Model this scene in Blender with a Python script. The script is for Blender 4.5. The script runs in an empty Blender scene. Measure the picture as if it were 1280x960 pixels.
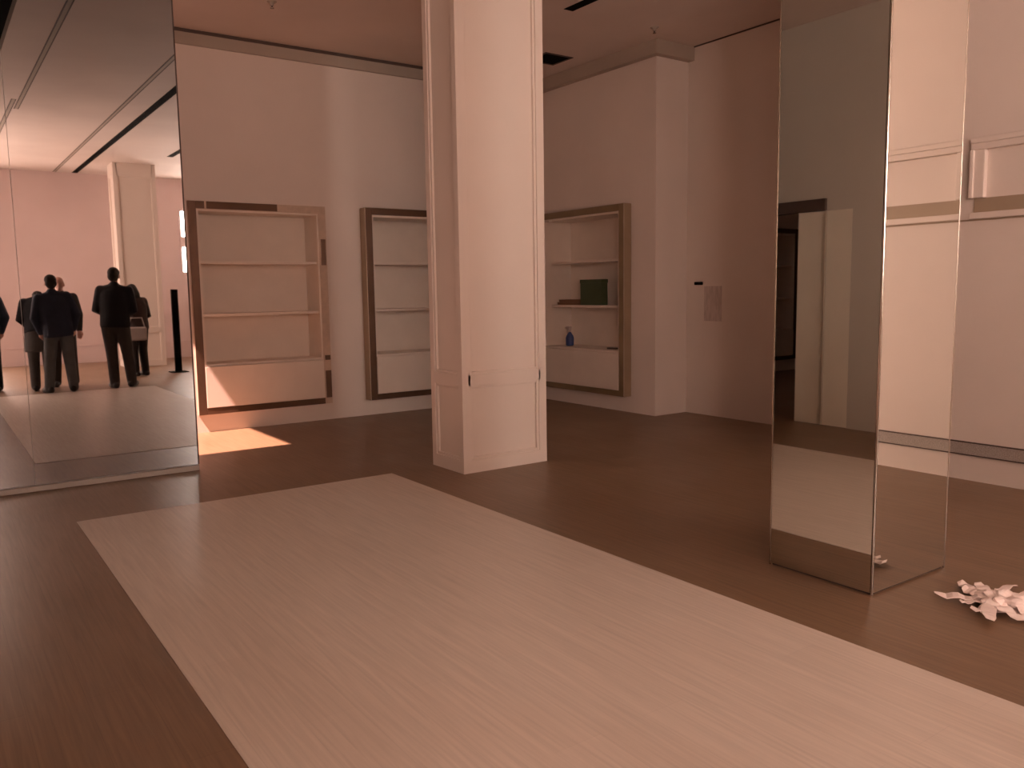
import bpy, bmesh, math, random
from mathutils import Vector, Matrix, Quaternion
random.seed(7)
S = bpy.context.scene
COL = S.collection

# ------------------------------------------------------------------ camera
YAW, PITCH, ROLL = 0.956751579, 0.112399522, -0.015304349
cy, sy, cp, sp = math.cos(YAW), math.sin(YAW), math.cos(PITCH), math.sin(PITCH)
fwd = Vector((cy * cp, sy * cp, -sp)); rgt = Vector((sy, -cy, 0)); upv = rgt.cross(fwd)
r2 = math.cos(ROLL) * rgt + math.sin(ROLL) * upv
u2 = -math.sin(ROLL) * rgt + math.cos(ROLL) * upv
cam = bpy.data.cameras.new('camera'); co = bpy.data.objects.new('camera', cam); COL.objects.link(co)
M = Matrix((r2, u2, -fwd)).transposed().to_4x4(); M.translation = (0, 0, 1.45)
co.matrix_world = M
cam.sensor_width = 36; cam.lens = 1040.232 / 1280 * 36; cam.clip_start = 0.02
S.camera = co

# ------------------------------------------------------------------ light and exposure
S.view_settings.view_transform = 'Standard'; S.view_settings.look = 'None'
S.view_settings.gamma = 1; S.view_settings.use_curve_mapping = False
S.view_settings.exposure = 1.0
S.cycles.max_bounces = 10; S.cycles.diffuse_bounces = 6; S.cycles.glossy_bounces = 6
S.cycles.caustics_reflective = False; S.cycles.caustics_refractive = False
S.cycles.sample_clamp_indirect = 4
S.cycles.use_denoising = True
SHOP_COL, SHOP_STR, FILL_STR = (1, .68, .56), 6.6, 10.5
BACK_COL, BACK_STR = (1, .82, .72), 26.0
SUN_DIR, SUN_COL, SUN_STR = (1, .24, -1.75), (1, .56, .46), 13.0
w = bpy.data.worlds.new('World'); S.world = w; w.use_nodes = True
w.node_tree.nodes['Background'].inputs[0].default_value = (.75, .8, .9, 1)
w.node_tree.nodes['Background'].inputs[1].default_value = 0.25
sl = bpy.data.lights.new('sun', 'SUN'); so = bpy.data.objects.new('sun', sl); COL.objects.link(so)
sl.energy = SUN_STR; sl.color = SUN_COL; sl.angle = 0.012
so.rotation_euler = Vector(SUN_DIR).to_track_quat('-Z', 'Y').to_euler(); so.location = (-4, 6, 9)

# ------------------------------------------------------------------ materials
def mat(name, col, rough=.6, metal=0, spec=.5, vary=0, scale=4, bump=0, bscale=60, stretch=(1, 1, 1), emis=None, estr=0):
    m = bpy.data.materials.new(name); m.use_nodes = True
    nt = m.node_tree; b = nt.nodes['Principled BSDF']
    b.inputs['Base Color'].default_value = (*col, 1); b.inputs['Roughness'].default_value = rough
    b.inputs['Metallic'].default_value = metal; b.inputs['Specular IOR Level'].default_value = spec
    tc = nt.nodes.new('ShaderNodeTexCoord'); mp = nt.nodes.new('ShaderNodeMapping')
    mp.inputs['Scale'].default_value = stretch; nt.links.new(tc.outputs['Object'], mp.inputs['Vector'])
    if vary:
        n = nt.nodes.new('ShaderNodeTexNoise'); n.inputs['Scale'].default_value = scale; n.inputs['Detail'].default_value = 6
        nt.links.new(mp.outputs[0], n.inputs['Vector'])
        r = nt.nodes.new('ShaderNodeValToRGB'); nt.links.new(n.outputs['Fac'], r.inputs['Fac'])
        r.color_ramp.elements[0].position = .3; r.color_ramp.elements[1].position = .7
        r.color_ramp.elements[0].color = (*[c * (1 - vary) for c in col], 1)
        r.color_ramp.elements[1].color = (*[min(1, c * (1 + vary)) for c in col], 1)
        nt.links.new(r.outputs[0], b.inputs['Base Color'])
    if bump:
        n2 = nt.nodes.new('ShaderNodeTexNoise'); n2.inputs['Scale'].default_value = bscale; n2.inputs['Detail'].default_value = 4
        nt.links.new(mp.outputs[0], n2.inputs['Vector'])
        bp = nt.nodes.new('ShaderNodeBump'); bp.inputs['Strength'].default_value = bump; bp.inputs['Distance'].default_value = .01
        nt.links.new(n2.outputs['Fac'], bp.inputs['Height']); nt.links.new(bp.outputs[0], b.inputs['Normal'])
    if emis:
        b.inputs['Emission Color'].default_value = (*emis, 1); b.inputs['Emission Strength'].default_value = estr
    return m

def plank_mat(name, c1, c2, rough, pw, pl, seam, grain=.25):
    """laminate boards running along world Y"""
    m = bpy.data.materials.new(name); m.use_nodes = True
    nt = m.node_tree; N = nt.nodes; L = nt.links; b = N['Principled BSDF']
    tc = N.new('ShaderNodeTexCoord'); rot = N.new('ShaderNodeMapping'); rot.inputs['Rotation'].default_value = (0, 0, math.pi / 2)
    L.new(tc.outputs['Object'], rot.inputs['Vector'])
    br = N.new('ShaderNodeTexBrick'); br.inputs['Scale'].default_value = 1
    br.inputs['Brick Width'].default_value = pl; br.inputs['Row Height'].default_value = pw
    br.inputs['Mortar Size'].default_value = .0012; br.inputs['Mortar Smooth'].default_value = .3
    br.inputs['Color1'].default_value = (*c1, 1); br.inputs['Color2'].default_value = (*c2, 1)
    br.inputs['Mortar'].default_value = (*[c * seam for c in c1], 1)
    L.new(rot.outputs[0], br.inputs['Vector'])
    gm = N.new('ShaderNodeMapping'); gm.inputs['Scale'].default_value = (60, 2.2, 1); L.new(tc.outputs['Object'], gm.inputs['Vector'])
    n = N.new('ShaderNodeTexNoise'); n.inputs['Scale'].default_value = 1; n.inputs['Detail'].default_value = 6; n.inputs['Distortion'].default_value = .6
    L.new(gm.outputs[0], n.inputs['Vector'])
    mr = N.new('ShaderNodeMapRange'); mr.inputs[1].default_value = .25; mr.inputs[2].default_value = .75
    mr.inputs[3].default_value = 1 - grain; mr.inputs[4].default_value = 1 + grain * .5; L.new(n.outputs['Fac'], mr.inputs[0])
    mx = N.new('ShaderNodeMix'); mx.data_type = 'RGBA'; mx.blend_type = 'MULTIPLY'; mx.inputs[0].default_value = 1
    L.new(br.outputs['Color'], mx.inputs[6]); L.new(mr.outputs[0], mx.inputs[7]); L.new(mx.outputs[2], b.inputs['Base Color'])
    n3 = N.new('ShaderNodeTexNoise'); n3.inputs['Scale'].default_value = 1.3; n3.inputs['Detail'].default_value = 5; L.new(tc.outputs['Object'], n3.inputs['Vector'])
    mr2 = N.new('ShaderNodeMapRange'); mr2.inputs[3].default_value = rough - .07; mr2.inputs[4].default_value = rough + .1; L.new(n3.outputs['Fac'], mr2.inputs[0])
    L.new(mr2.outputs[0], b.inputs['Roughness'])
    return m

PAINT = mat('wall_paint', (.74, .66, .6), .55, vary=.04, scale=1.2, bump=.05)
PAINT_B = mat('back_wall_paint', (.6, .47, .455), .6, vary=.04, scale=1.2)
PAINT_GREY = mat('grey_wall_paint', (.66, .65, .6), .6, vary=.04, scale=1.2)
CEIL = mat('ceiling_paint', (.7, .61, .56), .7, vary=.07, scale=.9)
CORNICE = mat('cornice_paint', (.42, .36, .3), .7, vary=.05, scale=2)
BLACK = mat('black_void', (.006, .005, .004), 1, spec=.05)
COLPAINT = mat('column_paint', (.8, .71, .64), .4, vary=.02, scale=2)
FLOOR = plank_mat('brown_laminate', (.245, .155, .094), (.23, .145, .086), .38, .19, 1.3, .75)
PALE = plank_mat('pale_laminate', (.76, .68, .6), (.735, .655, .575), .36, .19, 1.3, .9, .14)
MIRROR = mat('mirror_glass', (.76, .755, .71), .012, 1)
MIRROR_OLD = mat('old_mirror_glass', (.49, .49, .485), .014, 1)
BRONZE = mat('bronze_mirror_strip', (.17, .105, .07), .25, .6, vary=.1, scale=6)
BRONZE_SIDE = mat('bronze_side_strip', (.36, .28, .19), .35, .4, vary=.08, scale=5)  # lighter copy of the bronze strip, brighter side reflection put into the colour
METAL = mat('chrome_trim', (.46, .41, .36), .2, 1)
SHELFW = mat('white_laminate', (.76, .68, .6), .42, vary=.03, scale=5)
BACKING = mat('bare_backing', (.55, .43, .34), .7, vary=.1, scale=14)
GRILLE = mat('grey_grille', (.38, .34, .31), .6, vary=.35, scale=160)
TAUPE = mat('taupe_rail', (.36, .28, .2), .6, vary=.05)
JOINT = mat('dark_joint', (.08, .055, .045), .7)
SCREEN = mat('white_panel', (.92, .9, .8), .4, vary=.02)

# ------------------------------------------------------------------ mesh helpers
def bm_new(): return bmesh.new()
def box(bm, a, b):
    x0, y0, z0 = [min(a[i], b[i]) for i in range(3)]; x1, y1, z1 = [max(a[i], b[i]) for i in range(3)]
    v = [bm.verts.new(c) for c in ((x0, y0, z0), (x1, y0, z0), (x1, y1, z0), (x0, y1, z0), (x0, y0, z1), (x1, y0, z1), (x1, y1, z1), (x0, y1, z1))]
    for f in ((3, 2, 1, 0), (4, 5, 6, 7), (0, 1, 5, 4), (1, 2, 6, 5), (2, 3, 7, 6), (3, 0, 4, 7)): bm.faces.new([v[i] for i in f])
def tube(bm, pts, rad, n=10):
    """closed tapered tube with rounded ends through pts"""
    pts = [Vector(p) for p in pts]; k = len(pts); rad = rad if isinstance(rad, (list, tuple)) else [rad] * k
    rings = []; fr = [None, None]
    def ring(c, d, r):
        q = d.to_track_quat('Z', 'Y') if fr[0] is None else fr[0].rotation_difference(d) @ fr[1]
        fr[0], fr[1] = d.copy(), q
        return [bm.verts.new(c + q @ Vector((math.cos(t) * r, math.sin(t) * r, 0))) for t in [2 * math.pi * i / n for i in range(n)]]
    d0 = (pts[1] - pts[0]).normalized(); d1 = (pts[-1] - pts[-2]).normalized()
    for a in (80, 55, 28): rings.append(ring(pts[0] - d0 * rad[0] * math.sin(math.radians(a)), d0, rad[0] * math.cos(math.radians(a))))
    for i in range(k):
        d = d0 if i == 0 else d1 if i == k - 1 else ((pts[i] - pts[i - 1]).normalized() + (pts[i + 1] - pts[i]).normalized()).normalized()
        rings.append(ring(pts[i], d, rad[i]))
    for a in (28, 55, 80): rings.append(ring(pts[-1] + d1 * rad[-1] * math.sin(math.radians(a)), d1, rad[-1] * math.cos(math.radians(a))))
    for a, b in zip(rings, rings[1:]):
        for i in range(n): bm.faces.new((a[i], a[(i + 1) % n], b[(i + 1) % n], b[i]))
    bm.faces.new(rings[0][::-1]); bm.faces.new(rings[-1])
def ell(bm, c, r, rot=None, seg=16):
    m = Matrix.Translation(Vector(c)) @ (rot.to_matrix().to_4x4() if rot else Matrix()) @ Matrix.Diagonal((*r, 1))
    bmesh.ops.create_uvsphere(bm, u_segments=seg, v_segments=seg // 2 + 2, radius=1, matrix=m)
def lathe(bm, c, prof, n=20):
    rings = [[bm.verts.new((c[0] + r * math.cos(2 * math.pi * i / n), c[1] + r * math.sin(2 * math.pi * i / n), c[2] + z)) for i in range(n)] for r, z in prof]
    for a, b in zip(rings, rings[1:]):
        for i in range(n): bm.faces.new((a[i], a[(i + 1) % n], b[(i + 1) % n], b[i]))
    bm.faces.new(rings[0][::-1]); bm.faces.new(rings[-1])
def barrel(bm, R, prof, n=24):
    rings = [[bm.verts.new(R @ Vector((rx * math.cos(2 * math.pi * i / n), ry * math.sin(2 * math.pi * i / n), z))) for i in range(n)] for z, rx, ry in prof]
    for a, b in zip(rings, rings[1:]):
        for i in range(n): bm.faces.new((a[i], a[(i + 1) % n], b[(i + 1) % n], b[i]))
    bm.faces.new(rings[0][::-1]); bm.faces.new(rings[-1])
def obj(name, bm, m, parent=None, smooth=False, bevel=0):
    bmesh.ops.recalc_face_normals(bm, faces=bm.faces)
    me = bpy.data.meshes.new(name); bm.to_mesh(me); bm.free(); me.materials.append(m)
    if smooth:
        for p in me.polygons: p.use_smooth = True
    o = bpy.data.objects.new(name, me); COL.objects.link(o)
    if parent: o.parent = parent
    if bevel:
        md = o.modifiers.new('bevel', 'BEVEL'); md.width = bevel; md.segments = 2; md.limit_method = 'ANGLE'
    return o
def boxes(name, lst, m, parent=None, bevel=0):
    bm = bm_new()
    for a, b in lst: box(bm, a, b)
    return obj(name, bm, m, parent, bevel=bevel)
def tag(o, label, cat, group=None):
    o['label'] = label; o['category'] = cat
    if group: o['group'] = group
    return o
def thing(name, label, cat, loc=(0, 0, 0), rz=0, group=None):
    o = bpy.data.objects.new(name, None); COL.objects.link(o); o.location = loc; o.rotation_euler = (0, 0, rz); o.empty_display_size = .1
    return tag(o, label, cat, group)
def struct(o, label=None):
    o['kind'] = 'structure'
    if label: o['label'] = label
    return o
def plate(name, axis, p0, p1, u, v, holes, m):
    """slab normal to axis between p0 and p1, u/v ranges on the other two axes, with rectangular holes (u0,u1,v0,v1)"""
    us = sorted({u[0], u[1], *[h[0] for h in holes], *[h[1] for h in holes]}); us = [x for x in us if u[0] <= x <= u[1]]
    vs = sorted({v[0], v[1], *[h[2] for h in holes], *[h[3] for h in holes]}); vs = [x for x in vs if v[0] <= x <= v[1]]
    nu, nv = len(us) - 1, len(vs) - 1
    def solid(i, j):
        if not (0 <= i < nu and 0 <= j < nv): return False
        a, b = (us[i] + us[i + 1]) / 2, (vs[j] + vs[j + 1]) / 2
        return not any(h[0] < a < h[1] and h[2] < b < h[3] for h in holes)
    bm = bm_new(); cache = {}
    def V(i, j, k):
        if (i, j, k) not in cache:
            a, b, c = us[i], vs[j], (p0, p1)[k]
            cache[(i, j, k)] = bm.verts.new({'X': (c, a, b), 'Y': (a, c, b), 'Z': (a, b, c)}[axis])
        return cache[(i, j, k)]
    for i in range(nu):
        for j in range(nv):
            if not solid(i, j): continue
            for k in (0, 1): bm.faces.new((V(i, j, k), V(i + 1, j, k), V(i + 1, j + 1, k), V(i, j + 1, k)))
            if not solid(i - 1, j): bm.faces.new((V(i, j, 0), V(i, j + 1, 0), V(i, j + 1, 1), V(i, j, 1)))
            if not solid(i + 1, j): bm.faces.new((V(i + 1, j, 0), V(i + 1, j + 1, 0), V(i + 1, j + 1, 1), V(i + 1, j, 1)))
            if not solid(i, j - 1): bm.faces.new((V(i, j, 0), V(i + 1, j, 0), V(i + 1, j, 1), V(i, j, 1)))
            if not solid(i, j + 1): bm.faces.new((V(i, j + 1, 0), V(i + 1, j + 1, 0), V(i + 1, j + 1, 1), V(i, j + 1, 1)))
    return struct(obj(name, bm, m))

# ------------------------------------------------------------------ room shell
H = 4.1
YB = -6.2           # back wall (seen in the wall mirror)
YM = 7.1            # mirror face
W1 = 8.99           # wall with the two cabinets
XL = -.52; XR = 6.23; XA = 6.72; XC = 7.22
struct(boxes('floor', [((-6.2, YB - .3, -.12), (8.0, 9.6, 0))], FLOOR), 'dark brown laminate floor')
struct(boxes('floor_inlay', [((.715, -.06, -.05), (2.985, 5.93, .0025))], PALE), 'large pale laminate rectangle let into the brown floor')
cabs = [(2.38, 3.70), (4.31, 5.64), (-5.22, -3.9)]
plate('wall_front', 'Y', W1, W1 + .6, (-6.2, 8.0), (0, H), [(a, b, .25, 2.33) for a, b in cabs], PAINT)
plate('wall_alcove', 'X', XA, XC + .6, (6.72, W1), (0, H), [(7.2, 8.64, .25, 2.33)], PAINT)
boxes_r = struct(boxes('wall_recess', [((XC, 4.5, 0), (XC + .6, 6.72, H))], PAINT))
struct(boxes('wall_right', [((XR, YB - .3, 0), (XC + .6, 4.5, H))], PAINT))
plate('wall_back', 'Y', YB - .3, YB, (-.64, XR), (0, H), [(5.02, 6.1, 1.95, 3.42), (-.3, 1.2, .25, 3.3)], PAINT_B)
plate('wall_left', 'X', XL - .12, XL, (YB, 7.0), (0, H), [(-4.2, -.9, .25, 3.3), (4.87, 5.5, 0, 2.2), (5.5, 7.0, 0, 2.32)], PAINT_GREY)
struct(boxes('wall_annex', [((-6.4, 4.3, 0), (-6.2, 9.6, H)), ((-6.2, 4.3, 0), (XL - .12, 4.5, H))], PAINT_GREY))
plate('ceiling', 'Z', H, H + .1, (-6.4, 8.0), (YB - .3, 9.6), [(-1.2, .47, 7.17, 8.95), (.3, .915, .5, 5.35)], CEIL)  # first hole is an added unseen opening that shapes the sun patch
struct(boxes('ceiling_recess', [((.2, .4, H + .9), (1.0, 5.45, H + 1.0)), ((.2, .4, H + .1), (.3, 5.45, H + .9)), ((.915, .4, H + .1), (1.0, 5.45, H + .9)), ((.2, .4, H + .1), (1.0, .5, H + .9)), ((.2, 5.35, H + .1), (1.0, 5.45, H + .9))], BLACK))
# header beam and door leaves on the left wall, seen in the mirrored column
struct(boxes('trim_1', [((XL - .06, 5.16, 2.205), (XL + .035, 6.95, 2.325))], JOINT), 'brown header beam over the opening in the left wall')
d = boxes('door_1', [((XL - .06, 5.172, 0.005), (XL + .002, 5.49, 2.2))], SCREEN); struct(d, 'pale door leaf under the brown header')
boxes('metal_edge', [((XL - .045, 5.156, .005), (XL + .022, 5.171, 2.2))], mat('bright_metal', (.9, .86, .78), .3, 1), d)
d = boxes('door_2', [((XL - .05, 4.871, 0.005), (XL + .001, 5.155, 2.199))], SCREEN); struct(d, 'pale door leaf beside the grey wall')
# shopfront and back wall windows, one of them added as fill
PANE = mat('daylight_pane', (.1, .1, .1), .3, emis=SHOP_COL, estr=SHOP_STR)
FILL_PANE = mat('fill_window_pane', (.1, .1, .1), .3, emis=SHOP_COL, estr=FILL_STR)
PANE2 = mat('bright_window_pane', (.1, .1, .1), .3, emis=BACK_COL, estr=BACK_STR)
fr = [((XL - .1, -4.2, .25), (XL + .02, -4.14, 3.3)), ((XL - .1, -.96, .25), (XL + .02, -.9, 3.3)), ((XL - .1, -4.14, .25), (XL + .02, -.96, .31)), ((XL - .1, -4.14, 3.24), (XL + .02, -.96, 3.3))]
fr += [((XL - .1, y - .03, .31), (XL + .02, y + .03, 3.24)) for y in (-3.35, -2.55, -1.75)]
wn = struct(boxes('window_1', fr, JOINT), 'shopfront window with dark frame')
boxes('window_pane', [((XL - .08, -4.14, .31), (XL - .06, -.96, 3.24))], PANE, wn)
fr = [((5.02, YB - .12, 1.95), (5.06, YB + .02, 3.42)), ((6.06, YB - .12, 1.95), (6.1, YB + .02, 3.42)), ((5.06, YB - .12, 1.95), (6.06, YB + .02, 1.99)), ((5.06, YB - .12, 3.38), (6.06, YB + .02, 3.42)), ((5.06, YB - .12, 2.56), (6.06, YB + .02, 2.8))]
wn = struct(boxes('window_2', fr, PAINT_B), 'high window in the back wall')
boxes('window_pane', [((5.06, YB - .1, 1.99), (6.06, YB - .08, 3.38))], PANE2, wn)
fr = [((-.3, YB - .12, .25), (-.24, YB + .02, 3.3)), ((1.14, YB - .12, .25), (1.2, YB + .02, 3.3)), ((-.24, YB - .12, .25), (1.14, YB + .02, .31)), ((-.24, YB - .12, 3.24), (1.14, YB + .02, 3.3)), ((.42, YB - .12, .31), (.48, YB + .02, 3.24))]
wn = struct(boxes('fill_window', fr, JOINT), 'tall unseen window added in the back wall for fill light')  # added out of view to brighten the column front and cabinet wall
boxes('window_pane', [((-.24, YB - .1, .31), (1.14, YB - .08, 3.24))], FILL_PANE, wn)
# back wall dado
struct(boxes('trim_2', [((1.22, YB, .98), (XR, YB + .02, 1.04)), ((1.22, YB, .88), (XR, YB + .012, .91))], PAINT_B))
struct(boxes('baseboard_back', [((1.22, YB, 0), (XR, YB + .02, .36)), ((1.22, YB, .36), (XR, YB + .03, .39))], PAINT_B))
# cornices
struct(boxes('trim_3', [((-6.2, W1 - .035, 3.955), (XA, W1, 4.07))], CORNICE), 'grey cornice along the cabinet wall')
struct(boxes('trim_4', [((-6.2, W1 - .05, 4.07), (XA, W1, H))], JOINT))  # dark strip stands in for the shadow gap above the cornice
struct(boxes('trim_5', [((XA - .09, 6.72, 3.95), (XA, W1 - .05, 4.1)), ((XA - .09, 6.63, 3.95), (XC, 6.72, 4.1))], CORNICE), 'grey stepped cornice round the alcove corner')
struct(boxes('trim_6', [((XC - .012, 4.5, H - .012), (XC, 6.63, H))], JOINT))
# bulkhead panels, rail and grille on the right wall
PB = PAINT
tl = []
for y0, y1 in ((1.3, 3.06), (.0, 1.16)):
    tl += [((XR - .05, y0, 2.385), (XR, y1, 2.47)), ((XR - .065, y0, 2.43), (XR, y1, 2.47)), ((XR - .05, y1 - .1, 2.05), (XR, y1, 2.385)), ((XR - .065, y1 - .03, 2.05), (XR, y1, 2.385)), ((XR - .05, y0, 2.05), (XR, y0 + .1, 2.385)), ((XR - .035, y0, 1.905), (XR, y1, 1.95))]
struct(boxes('trim_7', tl, PB, bevel=.006), 'raised panel frames high on the right wall')
struct(boxes('trim_8', [((XR - .012, y0 + (.02), 1.95), (XR, y1 - .02, 2.05)) for y0, y1 in ((1.3, 3.06), (.0, 1.16))], TAUPE), 'taupe rail under the raised panels')
struct(boxes('trim_9', [((XR - .006, YB, 1.893), (XR, 3.9, 1.905))], TAUPE))
struct(boxes('trim_10', [((XR - .012, YB, .195), (XR, 3.95, .28))], GRILLE), 'grey grille strip along the foot of the right wall')
struct(boxes('trim_11', [((XR - .016, YB, .28), (XR, 3.95, .288)), ((XR - .016, YB, .187), (XR, 3.95, .195))], JOINT))

# ------------------------------------------------------------------ ceiling slots, vents, sprinklers
def slot(x0, x1, y0, y1, label):
    t = thing('ceiling_slot', label, 'ceiling slot', ((x0 + x1) / 2, (y0 + y1) / 2, H), 0, 'black ceiling slots')
    a, b = (x1 - x0) / 2, (y1 - y0) / 2
    boxes('slot_shade_strip', [((-a, -b, -.004), (a, b, 0))], BLACK, t)  # solid black strip, shade of the recessed slot put into its colour
    return t
def track(x, y0, y1, label):
    t = thing('ceiling_track', label, 'lighting track', (x, (y0 + y1) / 2, H), 0, 'ceiling lighting tracks'); b = (y1 - y0) / 2
    boxes('rail', [((-.03, -b, -.005), (-.018, b, 0))], JOINT, t); boxes('rail', [((.018, -b, -.005), (.03, b, 0))], JOINT, t)
    boxes('channel', [((-.018, -b, -.003), (.018, b, 0))], CORNICE, t)
slot(2.86, 2.97, -6.15, 4.4, 'long black ceiling slot seen in the wall mirror, rightmost of the long lines')
slot(4.08, 4.19, -3.0, .5, 'short black ceiling slot seen at the right edge of the wall mirror')
slot(5.21, 5.32, 2.5, 6.44, 'black ceiling slot ending above the gap right of the panelled column')
track(2.53, -6.15, 5.6, 'thin twin-line lighting track in the wall mirror, beside the long black slot')
track(1.31, .3, 5.6, 'twin-line lighting track nearest the black ceiling opening in the wall mirror')
track(1.23, -6.15, .95, 'twin-line lighting track at the left edge of the wall mirror')
t = thing('ceiling_vent', 'square dark ceiling vent just right of the panelled column top', 'vent', (6.15, 7.87, H))
boxes('vent_frame', [((-.2, -.19, -.008), (.2, -.165, 0)), ((-.2, .165, -.008), (.2, .19, 0)), ((-.2, -.165, -.008), (-.175, .165, 0)), ((.175, -.165, -.008), (.2, .165, 0))], JOINT, t)
boxes('vent_opening', [((-.175, -.165, -.004), (.175, .165, 0))], BLACK, t)
for (x, y, lab) in ((6.35, 6.38, 'small sprinkler head on the ceiling before the alcove corner'), (2.83, 7.73, 'small sprinkler head on the ceiling above the left cabinet')):
    t = thing('sprinkler_head', lab, 'sprinkler', (x, y, H), 0, 'ceiling sprinkler heads')
    bm = bm_new(); lathe(bm, (0, 0, 0), [(.045, 0), (.04, -.006), (.018, -.012), (.018, -.035)]); obj('ceiling_cup', bm, CORNICE, t, True)
    bm = bm_new(); lathe(bm, (0, 0, 0), [(.007, -.03), (.007, -.052), (.018, -.054), (.018, -.058)]); obj('deflector', bm, METAL, t, True)
    bm = bm_new(); ell(bm, (0, 0, -.043), (.008, .008, .01)); obj('bulb', bm, JOINT, t, True)

# ------------------------------------------------------------------ panelled columns
def column(label, x0, x1, y0, y1):
    t = thing('panelled_column', label, 'column', ((x0 + x1) / 2, (y0 + y1) / 2, 0), 0, 'panelled columns')
    a, b = (x1 - x0) / 2, (y1 - y0) / 2; r = .03
    boxes('shaft', [((-a + r, -b + r, 0), (a - r, b - r, H))], COLPAINT, t)
    boxes('plinth', [((-a, -b, 0), (a, -b + r, .105)), ((-a, b - r, 0), (a, b, .105)), ((-a, -b + r, 0), (-a + r, b - r, .105)), ((a - r, -b + r, 0), (a, b - r, .105))], COLPAINT, t)
    st = .075
    lst = []
    for s in (-1, 1):                       # corner stiles wrap both faces
        for q in (-1, 1):
            lst += [((s * a, q * b, .105), (s * (a - st), q * (b - r), H)), ((s * a, q * (b - r), .105), (s * (a - r), q * (b - st * .8), H))]
    boxes('stile', lst, COLPAINT, t)
    def faces(z0, z1, inset, d):            # a horizontal band on all four faces
        out = []
        for s in (-1, 1):
            out += [((-a + inset, s * (b - r), z0), (a - inset, s * (b - r + d), z1)), ((s * (a - r), -b + inset, z0), (s * (a - r + d), b - inset, z1))]
        return out
    boxes('middle_rail', faces(.70, .79, .06, r), COLPAINT, t)
    boxes('top_rail', faces(H - .25, H, .06, r), COLPAINT, t)
    # bead mouldings framing the recessed panels
    for z0, z1 in ((.105, .70), (.79, H - .25)):
        lst = []; w = .022; hh = .021
        for s in (-1, 1):
            A, B = a - st, b - st * .8
            for q in (-1, 1):
                lst += [((q * A, s * (b - r), z0), (q * (A - w), s * (b - r + hh), z1)), ((s * (a - r), q * B, z0), (s * (a - r + hh), q * (B - w), z1))]
            for zz in (z0, z1 - w):
                lst += [((-A + w, s * (b - r), zz), (A - w, s * (b - r + hh), zz + w)), ((s * (a - r), -B + w, zz), (s * (a - r + hh), B - w, zz + w))]
        boxes('panel_moulding', lst, COLPAINT, t, bevel=.004)
    return t
column('cream panelled square column standing at the corner of the pale floor panel', 3.42, 4.25, 5.53, 6.02)
column('cream panelled column by the back wall, seen in the wall mirror', 3.32, 4.12, 14.2 - 18.95, 14.2 - 18.4)

# ------------------------------------------------------------------ mirrored column
mx0, mx1, my0, my1 = 3.53, 4.185, 2.11, 2.69
t = thing('mirror_column', 'square column clad in tall mirrors with bright metal corner trims', 'column', ((mx0 + mx1) / 2, (my0 + my1) / 2, 0))
a, b = (mx1 - mx0) / 2, (my1 - my0) / 2; g = .01
boxes('core', [((-a + .012, -b + .012, 0), (a - .012, b - .012, H))], JOINT, t)
for nm, p, q in (('front', (-a + g, -b, .012), (a - g, -b + .01, H)), ('back', (-a + g, b - .01, .012), (a - g, b, H)), ('l', (-a, -b + g, .012), (-a + .01, b - g, H)), ('r', (a - .01, -b + g, .012), (a, b - g, H))):
    boxes('mirror_panel', [(p, q)], MIRROR, t)
for s in (-1, 1):
    for q in (-1, 1):
        bm = bm_new(); box(bm, (s * (a + .002), q * (b + .002), .0), (s * (a - .0085), q * (b - .0085), H)); obj('corner_trim', bm, METAL, t, bevel=.005)

# ------------------------------------------------------------------ big wall mirror
t = thing('wall_mirror', 'huge floor to ceiling mirror at left reflecting people and the far room', 'mirror', (.6, YM, 0))
boxes('mirror_box', [((-1.2, .012, 0), (1.19, .06, H))], PAINT_GREY, t)
boxes('mirror_panel', [((.0015, 0, .045), (1.188, .011, H))], MIRROR_OLD, t)
boxes('mirror_panel', [((-1.2, 0, .045), (-.0015, .011, H))], MIRROR_OLD, t)
boxes('base_strip', [((-1.2, -.03, 0), (1.19, .011, .042))], mat('base_strip_paint', (.42, .37, .32), .5), t, bevel=.004)
boxes('edge_trim', [((1.188, -.003, .045), (1.198, .06, H))], JOINT, t)

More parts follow.
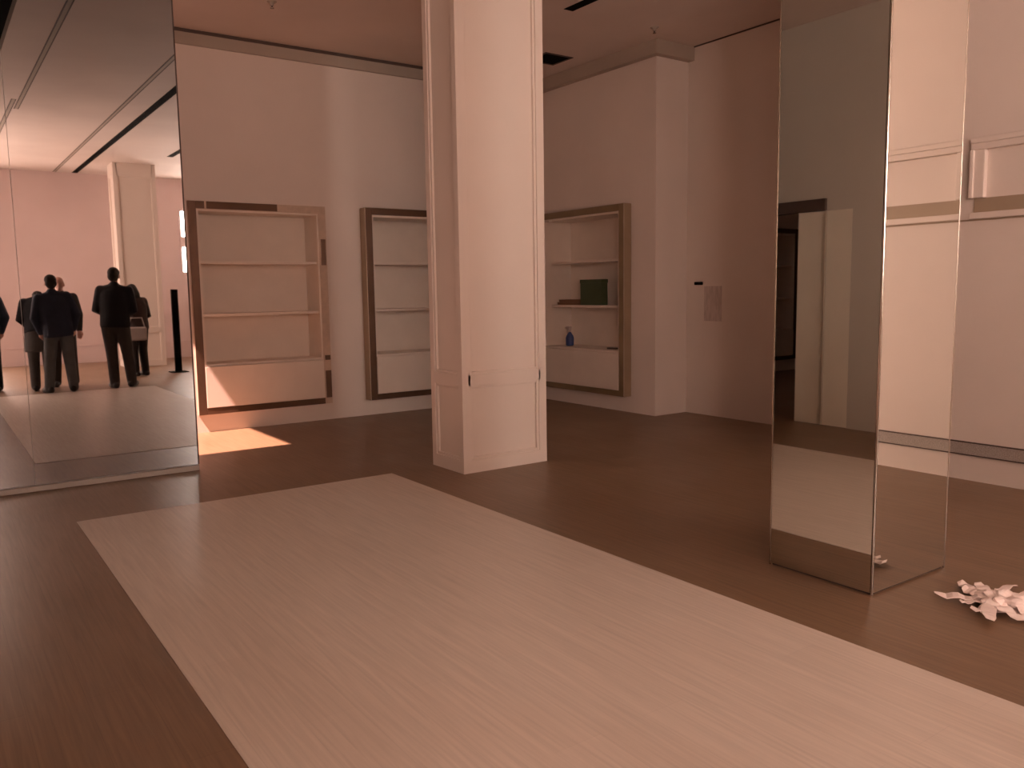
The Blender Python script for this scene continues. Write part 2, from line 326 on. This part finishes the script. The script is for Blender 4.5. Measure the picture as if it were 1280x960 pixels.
# ------------------------------------------------------------------ wall cabinets (local: x along the wall, -y into the room, wall face at y=0)
def strip(parent, a, b, m=None): return boxes('mirror_strip', [(a, b)], m or BRONZE, parent, bevel=.003)
def cabinet(label, loc, rz, w, depth, proud, strips, shelf_z, outer=.085, fm=None):
    t = thing('display_cabinet', label, 'cabinet', loc, rz, 'built-in display cabinets')
    x0, x1 = outer, w - outer; z0, z1 = .25, 2.33
    boxes('back_panel', [((x0 + .002, depth - .02, z0 + .002), (x1 - .002, depth, z1 - .002))], SHELFW, t)
    boxes('side_panel', [((x0 + .001, -proud + .004, z0 + .001), (x0 + .02, depth - .02, z1 - .001))], SHELFW, t)
    boxes('side_panel', [((x1 - .02, -proud + .004, z0 + .001), (x1 - .001, depth - .02, z1 - .001))], SHELFW, t)
    boxes('top_panel', [((x0 + .02, -proud + .004, z1 - .02), (x1 - .02, depth - .02, z1 - .001))], SHELFW, t)
    boxes('bottom_panel', [((x0 + .02, -proud + .004, z0 + .001), (x1 - .02, depth - .02, z0 + .02))], SHELFW, t)
    for z in shelf_z: boxes('shelf', [((x0 + .02, .01, z - .03), (x1 - .02, depth - .02, z))], SHELFW, t, bevel=.003)
    boxes('front_panel', [((x0 + .004, -proud - .012, z0 + .012), (x1 - .004, -proud + .008, .695))], SHELFW, t, bevel=.003)
    boxes('deck', [((x0 + .02, -proud + .01, .697), (x1 - .02, depth - .02, .722))], SHELFW, t, bevel=.003)
    fb = [((0, -proud, .19), (x0, -.001, 2.41)), ((x1, -proud, .19), (w, -.001, 2.41)), ((x0, -proud, .19), (x1, -.001, z0)), ((x0, -proud, z1), (x1, -.001, 2.41))]
    boxes('frame', fb, BACKING if proud < .05 else SHELFW, t)
    f0, f1 = -proud - .006, -proud
    full = {'left': ((.002, f0, .19), (x0, f1, 2.41)), 'right': ((x1, f0, .19), (w - .002, f1, 2.41)), 'top': ((x0, f0, z1 + .004), (x1, f1, 2.41)), 'bottom': ((x0, f0, .19), (x1, f1, z0 + .008)),
            'side_l': ((-.006, -proud, .19), (0, -.001, 2.41)), 'side_r': ((w, -proud, .19), (w + .006, -.001, 2.41)), 'side_t': ((0, -proud, 2.41), (w, -.001, 2.416))}
    for s in strips:
        if isinstance(s, str): strip(t, *full[s], BRONZE_SIDE if 'side' in s else fm)
        else: strip(t, (s[0], f0, s[2]), (s[1], f1, s[3]))
    return t
SH = (1.25, 1.80)
cabinet('sunlit white display cabinet with most of its frame strips missing, nearest the wall mirror', (2.295, W1, 0), 0, 1.49, .36, .03,
        ['left', 'bottom', (.085, .17, 2.335, 2.41), (.19, .94, 2.335, 2.41), (1.42, 1.48, 1.76, 2.05), (1.42, 1.485, .69, .745), (1.42, 1.488, .258, .57)], SH)
cabinet('white display cabinet partly hidden behind the left of the panelled column', (4.225, W1, 0), 0, 1.5, .36, .13, ['left', 'right', 'top', 'bottom', 'side_l', 'side_r', 'side_t'], SH)
cabinet('display cabinet right of the panelled column holding a green box and a spray bottle', (XA, 8.725, 0), -math.pi / 2, 1.61, .36, .11, ['left', 'right', 'top', 'bottom', 'side_l', 'side_r', 'side_t'], SH, fm=mat('olive_mirror_strip', (.27, .2, .12), .3, .5, vary=.08, scale=5))
cabinet('dark framed display cabinet at the left edge of the mirrored column reflection', (-5.305, W1, 0), 0, 1.49, .36, .03, ['left', 'right', 'top', 'bottom'], SH)

# things on the alcove cabinet's shelves
GREEN = mat('green_card', (.05, .075, .032), .6, vary=.06)
t = thing('green_box', 'dark green box standing on the middle shelf of the alcove cabinet', 'box', (XA + .07, 7.85, 1.25))
boxes('box_body', [((-.05, -.2, 0), (.05, .2, .27))], GREEN, t, bevel=.004); boxes('lid', [((-.054, -.204, .27), (.054, .204, .315))], GREEN, t, bevel=.004)
CARD = mat('brown_card', (.2, .11, .06), .7, vary=.1)
for i, (z, y, s, lab) in enumerate(((1.25, 8.3, .22, 'lower flat brown box beside the dark green box'), (1.285, 8.29, .19, 'upper flat brown box stacked beside the dark green box'))):
    t = thing('flat_box', lab, 'box', (XA + .13, y, z), .06 * i, 'flat boxes on the alcove shelf')
    boxes('box_body', [((-.1, -s, 0), (.1, s, .024))], CARD, t, bevel=.003); boxes('lid', [((-.103, -s - .003, .02), (.103, s + .003, .033))], CARD, t, bevel=.003)
t = thing('spray_bottle', 'blue spray bottle on the lower deck of the alcove cabinet', 'bottle', (XA + .1, 8.36, .722))
BLUE = mat('blue_plastic', (.04, .07, .2), .35); WHITEP = mat('white_plastic', (.5, .42, .4), .4); 
bm = bm_new(); lathe(bm, (0, 0, 0), [(.04, 0), (.052, .01), (.054, .1), (.045, .13), (.022, .165), (.016, .18)]); obj('bottle_body', bm, BLUE, t, True)
bm = bm_new(); lathe(bm, (0, 0, 0), [(.02, .178), (.021, .205), (.016, .21)]); obj('collar', bm, WHITEP, t, True)
bm = bm_new(); box(bm, (-.018, -.02, .208), (.018, .055, .25)); box(bm, (-.012, .055, .222), (.012, .085, .243)); obj('spray_head', bm, WHITEP, t, bevel=.005)
bm = bm_new(); tube(bm, [(0, .04, .21), (0, .052, .185), (0, .045, .155)], [.006, .006, .005]); obj('trigger', bm, WHITEP, t, True)
t = thing('remote_control', 'small dark remote lying at the right end of the alcove cabinet deck', 'remote', (XA + .06, 7.5, .722), .2)
boxes('case', [((-.022, -.07, 0), (.022, .07, .018))], JOINT, t, bevel=.004)
boxes('button_pad', [((-.015, -.05, .018), (.015, .03, .021))], GRILLE, t)
t = thing('price_tag', 'tiny pale tag hanging in the upper left of the alcove cabinet', 'tag', (XA - .116, 8.47, 2.31))
boxes('tag_card', [((-.002, -.03, -.012), (.002, .03, .012))], mat('tag_white', (.9, .85, .8), .4), t)

# faded sheet and small black clip on the recess wall
SHEET = bpy.data.materials.new('faded_sheet'); SHEET.use_nodes = True
nt = SHEET.node_tree; bs = nt.nodes['Principled BSDF']; bs.inputs['Roughness'].default_value = .6
tc = nt.nodes.new('ShaderNodeTexCoord'); mp = nt.nodes.new('ShaderNodeMapping'); mp.inputs['Scale'].default_value = (1, 14, 3); nt.links.new(tc.outputs['Object'], mp.inputs[0])
nz = nt.nodes.new('ShaderNodeTexNoise'); nz.inputs['Scale'].default_value = 3; nz.inputs['Detail'].default_value = 3; nt.links.new(mp.outputs[0], nz.inputs['Vector'])
rp = nt.nodes.new('ShaderNodeValToRGB'); rp.color_ramp.elements[0].position = .4; rp.color_ramp.elements[1].position = .6
rp.color_ramp.elements[0].color = (.5, .42, .38, 1); rp.color_ramp.elements[1].color = (.6, .51, .47, 1)
nt.links.new(nz.outputs['Fac'], rp.inputs[0]); nt.links.new(rp.outputs[0], bs.inputs['Base Color'])
tag(boxes('notice_sheet', [((XC - .004, 6.2, 1.07), (XC, 6.45, 1.46))], SHEET), 'faded grey sheet stuck to the recess wall right of the alcove', 'notice')
tag(boxes('wall_clip', [((XC - .03, 6.47, 1.475), (XC, 6.58, 1.51))], BLACK, bevel=.006), 'small black clip on the recess wall, above the faded sheet', 'clip')

# black stand near the back
t = thing('display_stand', 'tall black stand at the right edge of the wall mirror reflection', 'stand', (3.9, 14.2 - 16.5, 0))
boxes('base_plate', [((-.15, -.15, 0), (.15, .15, .015))], BLACK, t, bevel=.003)
boxes('upright_panel', [((-.06, -.03, .015), (.06, .03, 1.56))], BLACK, t, bevel=.006)

# ------------------------------------------------------------------ crumpled paper on the floor
PAPER = mat('tissue_paper', (.85, .74, .7), .8, vary=.05, scale=20, bump=.3, bscale=40)
bm = bm_new(); rnd = random.Random(3)
def ribbon(bm, a, ln, w, h0, curl, z_end):
    n = 10; pr = None; d = Vector((math.cos(a), math.sin(a), 0)); s = Vector((-d.y, d.x, 0))
    th = .003
    for i in range(n + 1):
        u = i / n; c = d * (.03 + ln * u) + s * (math.sin(u * 3 + a) * curl); z = h0 * (1 - u) ** 1.6 + z_end * u ** 3 + .012 * math.sin(u * 9 + a) ** 2 + .003
        ww = w * (.55 + .6 * math.sin(min(1, u * 1.1) * math.pi * .75)) * (1 if i < n else .6)
        ti = .012 * math.sin(u * 5 + 2 * a)
        p = [c - s * ww / 2 + Vector((0, 0, z + abs(ti))), c + s * ww / 2 + Vector((0, 0, z + .004))]
        cur = [bm.verts.new(p[0]), bm.verts.new(p[1]), bm.verts.new(p[1] + Vector((0, 0, th))), bm.verts.new(p[0] + Vector((0, 0, th)))]
        if pr:
            for k in range(4): bm.faces.new((pr[k], pr[(k + 1) % 4], cur[(k + 1) % 4], cur[k]))
        else: bm.faces.new(cur[::-1])
        pr = cur
    bm.faces.new(pr)
for i in range(15):
    ribbon(bm, i * 2 * math.pi / 15 + rnd.uniform(-.15, .15), rnd.uniform(.15, .26), rnd.uniform(.03, .065), rnd.uniform(.015, .04), rnd.uniform(-.04, .04), rnd.uniform(0, .02))
bm2 = bm_new(); bmesh.ops.create_icosphere(bm2, subdivisions=4, radius=1)
for v in bm2.verts:
    k = 1 + .18 * math.sin(v.co.x * 7 + v.co.y * 5) + .14 * math.sin(v.co.y * 11 - v.co.z * 6) + rnd.uniform(-.04, .04)
    v.co = Vector((v.co.x * .1 * k, v.co.y * .1 * k, max(0, v.co.z * .045 * k + .02)))
me = bpy.data.meshes.new('tmp'); bm2.to_mesh(me); bm2.free(); bm.from_mesh(me); bpy.data.meshes.remove(me)
o = obj('crumpled_paper', bm, PAPER); o.location = (3.87, 1.68, 0)
tag(o, 'crumpled white tissue paper splayed on the brown floor by the mirrored column', 'paper')

# ------------------------------------------------------------------ people (seen in the wall mirror)
SKIN = mat('skin', (.55, .3, .23), .5)
def remeshed(name, bm, m, parent, vox, smooth=4):
    o = obj(name, bm, m, parent, True)
    r = o.modifiers.new('remesh', 'REMESH'); r.mode = 'VOXEL'; r.voxel_size = vox; r.use_smooth_shade = True
    s = o.modifiers.new('smooth', 'SMOOTH'); s.factor = .5; s.iterations = smooth
    return o
def person(label, loc, rz, Ht=1.75, lean=0, bow=0, side=0, legs=((-.13, 0, 0), (.13, 0, 0)), arms=('down', 'down'), jacket=(.02, .022, .035), trousers=(.09, .085, .085), shoe=(.015, .012, .01), hair=(.02, .014, .01), hair_style='short', jl=.95, skirt=0):
    hood = False
    s = Ht / 1.75
    t = thing('person', label, 'person', loc, rz, 'people standing in the far room'); t.scale = (s, s, s)
    R = Matrix.Translation((0, 0, .95)) @ Matrix.Rotation(side, 4, 'Y') @ Matrix.Rotation(-lean, 4, 'X') @ Matrix.Translation((0, 0, -.95))
    U = lambda *p: R @ Vector(p)
    NP = U(0, -.01, 1.5); HR = Matrix.Translation(NP) @ Matrix.Rotation(side * .3, 4, 'Y') @ Matrix.Rotation(-(lean + bow), 4, 'X')
    Hd = lambda *p: HR @ Vector(p)
    hq = HR.to_quaternion(); uq = R.to_quaternion()
    hips = [U(-.095, 0, .92), U(.095, 0, .92)]
    ank = [Vector((x, y, .085)) for x, y, a in legs]
    knee = [(h + k) / 2 + Vector((0, .035, 0)) for h, k in zip(hips, ank)]
    sh = [U(-.185, 0, 1.43), U(.185, 0, 1.43)]
    hands = []
    for sgn, kind, S0 in zip((-1, 1), arms, sh):
        if kind == 'down': e, w_ = U(sgn * .255, -.03, 1.15), U(sgn * .25, .08, .91)
        elif kind == 'front': e, w_ = U(sgn * .255, .0, 1.15), U(sgn * .11, .2, 1.06)
        elif kind == 'pocket': e, w_ = U(sgn * .285, -.01, 1.15), U(sgn * .225, .1, .93)
        hands.append((e, w_, (w_ - e).normalized()))
    # body: one continuous surface
    b = bm_new()
    ell(b, U(0, 0, .97), (.16, .115, .13), uq); ell(b, U(0, .005, 1.13), (.145, .105, .16), uq); ell(b, U(0, 0, 1.32), (.17, .115, .17), uq)
    tube(b, [U(-.15, 0, 1.44), U(0, -.01, 1.465), U(.15, 0, 1.44)], [.055, .06, .055])
    tube(b, [U(0, -.005, 1.44), Hd(0, .01, .1)], [.058, .052])
    ell(b, Hd(0, .02, .175), (.074, .093, .085), hq); ell(b, Hd(0, .015, .13), (.062, .075, .085), hq); ell(b, Hd(0, .065, .06), (.033, .032, .026), hq)   # skull, face, chin
    ell(b, Hd(0, .105, .125), (.013, .02, .026), hq); ell(b, Hd(0, .112, .113), (.017, .014, .011), hq)                                                     # nose
    ell(b, Hd(0, .093, .085), (.024, .012, .008), hq); ell(b, Hd(0, .088, .16), (.05, .014, .01), hq)                                                        # mouth, brow
    for q in (-1, 1): ell(b, Hd(q * .075, .01, .135), (.011, .022, .033), hq); ell(b, Hd(q * .03, .092, .145), (.014, .01, .009), hq)                         # ears, eyes
    for i in (0, 1):
        tube(b, [hips[i], knee[i], ank[i]], [.088, .06, .04]); tube(b, [knee[i] + Vector((0, -.015, -.08)), (knee[i] + ank[i]) / 2 + Vector((0, -.02, 0))], [.055, .045])
        a = legs[i][2]; f = Vector((math.sin(a), math.cos(a), 0))
        tube(b, [ank[i] + Vector((0, 0, -.03)) - f * .03, ank[i] + Vector((0, 0, -.045)) + f * .15], [.042, .032])
    for i, (e, w_, d) in enumerate(hands):
        sg = (-1, 1)[i]
        tube(b, [sh[i], e, w_], [.053, .043, .029])
        q = d.to_track_quat('Z', 'Y'); X = q @ Vector((1, 0, 0)); Y = q @ Vector((0, 1, 0))
        tube(b, [w_, w_ + d * .035, w_ + d * .085], [.027, .033, .036]); 
        for k in range(4):
            o_ = (k - 1.5) * .019; ln = (.068, .08, .075, .058)[k]; st = w_ + d * .095 + X * o_; cu = Y * (.012 if Y.y > 0 else -.012)
            tube(b, [st - d * .02, st + d * ln * .45 + cu * .5, st + d * ln + cu * 2.2], [.0095, .009, .0075], 8)
        th = w_ + d * .03 + X * (-.026 * sg); tube(b, [th, th + d * .04 - X * .02 * sg, th + d * .075 - X * .022 * sg + Y * .008], [.013, .011, .009], 8)
    remeshed('body', b, SKIN, t, .0075, 2)
    # clothing
    J = mat('jacket', jacket, .85, vary=.15, scale=9); T = mat('trousers', trousers, .85, vary=.12, scale=9)
    b = bm_new()
    barrel(b, R, [(jl - .06, .195, .15), (jl - .03, .207, .16), (1.1, .2, .155), (1.25, .213, .155), (1.36, .212, .145), (1.43, .185, .125), (1.48, .1, .09)])
    tube(b, [U(-.165, -.005, 1.42), U(0, -.02, 1.46), U(.165, -.005, 1.42)], [.075, .085, .075])
    tube(b, [U(0, -.012, 1.45), U(0, -.012, 1.5)], [.082, .075])
    for i, (e, w_, d) in enumerate(hands): tube(b, [sh[i], e, w_ - d * .0], [.078, .064, .046])
    remeshed('jacket', b, J, t, .012, 6)
    if skirt:
        b = bm_new(); kc = (knee[0] + knee[1]) / 2
        barrel(b, Matrix(), [(kc.z + .12, .215, .17), (kc.z + .15, .225, .18), (.95, .2, .16), (1.0, .17, .13)])
        remeshed('coat_tail', b, T, t, .014, 5)
    b = bm_new(); ell(b, U(0, 0, .95), (.172, .128, .14), uq)
    for i in (0, 1): tube(b, [hips[i], knee[i], ank[i] + Vector((0, 0, -.01))], [.104, .082, .07], 14)
    remeshed('trousers', b, T, t, .011, 5)
    for i in (0, 1):
        a = legs[i][2]; f = Vector((math.sin(a), math.cos(a), 0)); sd = Vector((f.y, -f.x, 0)); c = Vector((ank[i].x, ank[i].y, 0))
        b = bm_new(); tube(b, [c - f * .05 + Vector((0, 0, .05)), c + f * .06 + Vector((0, 0, .052)), c + f * .17 + Vector((0, 0, .04))], [.05, .05, .04]); tube(b, [c + Vector((0, 0, .07)), c + Vector((0, 0, .11))], [.052, .05])
        for v in b.verts: v.co.z = max(v.co.z, .0)
        remeshed('shoe', b, mat('shoe', shoe, .5), t, .009, 3)
    if hair_style:
        b = bm_new()
        ell(b, Hd(0, .004, .19), (.083, .097, .083), hq)
        ell(b, Hd(0, -.035, .14), (.078, .066, .085), hq)
        if hair_style == 'long': ell(b, Hd(0, -.045, .06), (.085, .06, .13), hq)
        remeshed('hair' if not hood else 'hood', b, mat('hair', hair, .8, vary=.2, scale=40), t, .009, 2)
    return t
vy = lambda y: 14.2 - y
PI = math.pi
person('person in navy jacket and grey trousers standing with hands in pockets', (1.67, vy(14.3), 0), PI, 1.77, jl=.9, side=.09, legs=((-.16, .02, -.3), (.17, 0, .3)), arms=('pocket', 'pocket'), jacket=(.022, .032, .06), trousers=(.12, .13, .14))
person('balding person facing the mirror over the navy jacketed shoulder', (1.84, vy(15.25), 0), .15, 1.76, arms=('down', 'down'), jacket=(.03, .03, .03), trousers=(.05, .045, .04), hair=(.3, .22, .18), hair_style=None)
person('person bowing forward in dark jacket and long grey coat beside the navy jacketed person', (1.46, vy(14.75), 0), PI + .15, 1.72, lean=.42, bow=1.0, legs=((-.1, 0, -.1), (.1, .02, .1)), arms=('front', 'front'), jacket=(.012, .015, .022), trousers=(.12, .12, .12), skirt=1)
person('tall person in black jacket and dark grey trousers, hands held in front', (2.48, vy(14.35), 0), PI + .35, 1.88, lean=.03, side=-.03, legs=((-.16, .1, -.2), (.05, -.04, .5)), arms=('front', 'front'), jacket=(.008, .008, .012), trousers=(.05, .045, .042))
p3 = person('person in dark brown coat with a pale bag, behind the tall black jacketed person', (3.18, vy(16.2), 0), PI - .5, 1.66, lean=.1, bow=.3, legs=((-.1, 0, -.1), (.1, .03, .1)), arms=('front', 'pocket'), jacket=(.035, .018, .015), trousers=(.015, .012, .012), hair=(.01, .01, .01), hair_style='long')
person('person in blue jacket and dark jeans cut off at the left edge of the mirror', (.77, vy(15.1), 0), PI, 1.74, legs=((-.12, 0, -.2), (.14, 0, 1.2)), arms=('pocket', 'pocket'), jacket=(.02, .04, .075), trousers=(.015, .017, .02))
t = thing('shoulder_bag', 'pale shoulder bag against the dark brown coat', 'bag', (3.1, -1.73, .78), .2)
BAG = mat('pale_canvas', (.42, .36, .33), .8, vary=.1)
bm = bm_new(); box(bm, (-.16, -.05, -.12), (.16, .05, .12)); obj('bag_body', bm, BAG, t, bevel=.03)
bm = bm_new(); tube(bm, [(-.13, 0, .11), (-.09, 0, .28), (.09, 0, .28), (.13, 0, .11)], .012); obj('handle', bm, BAG, t, True)
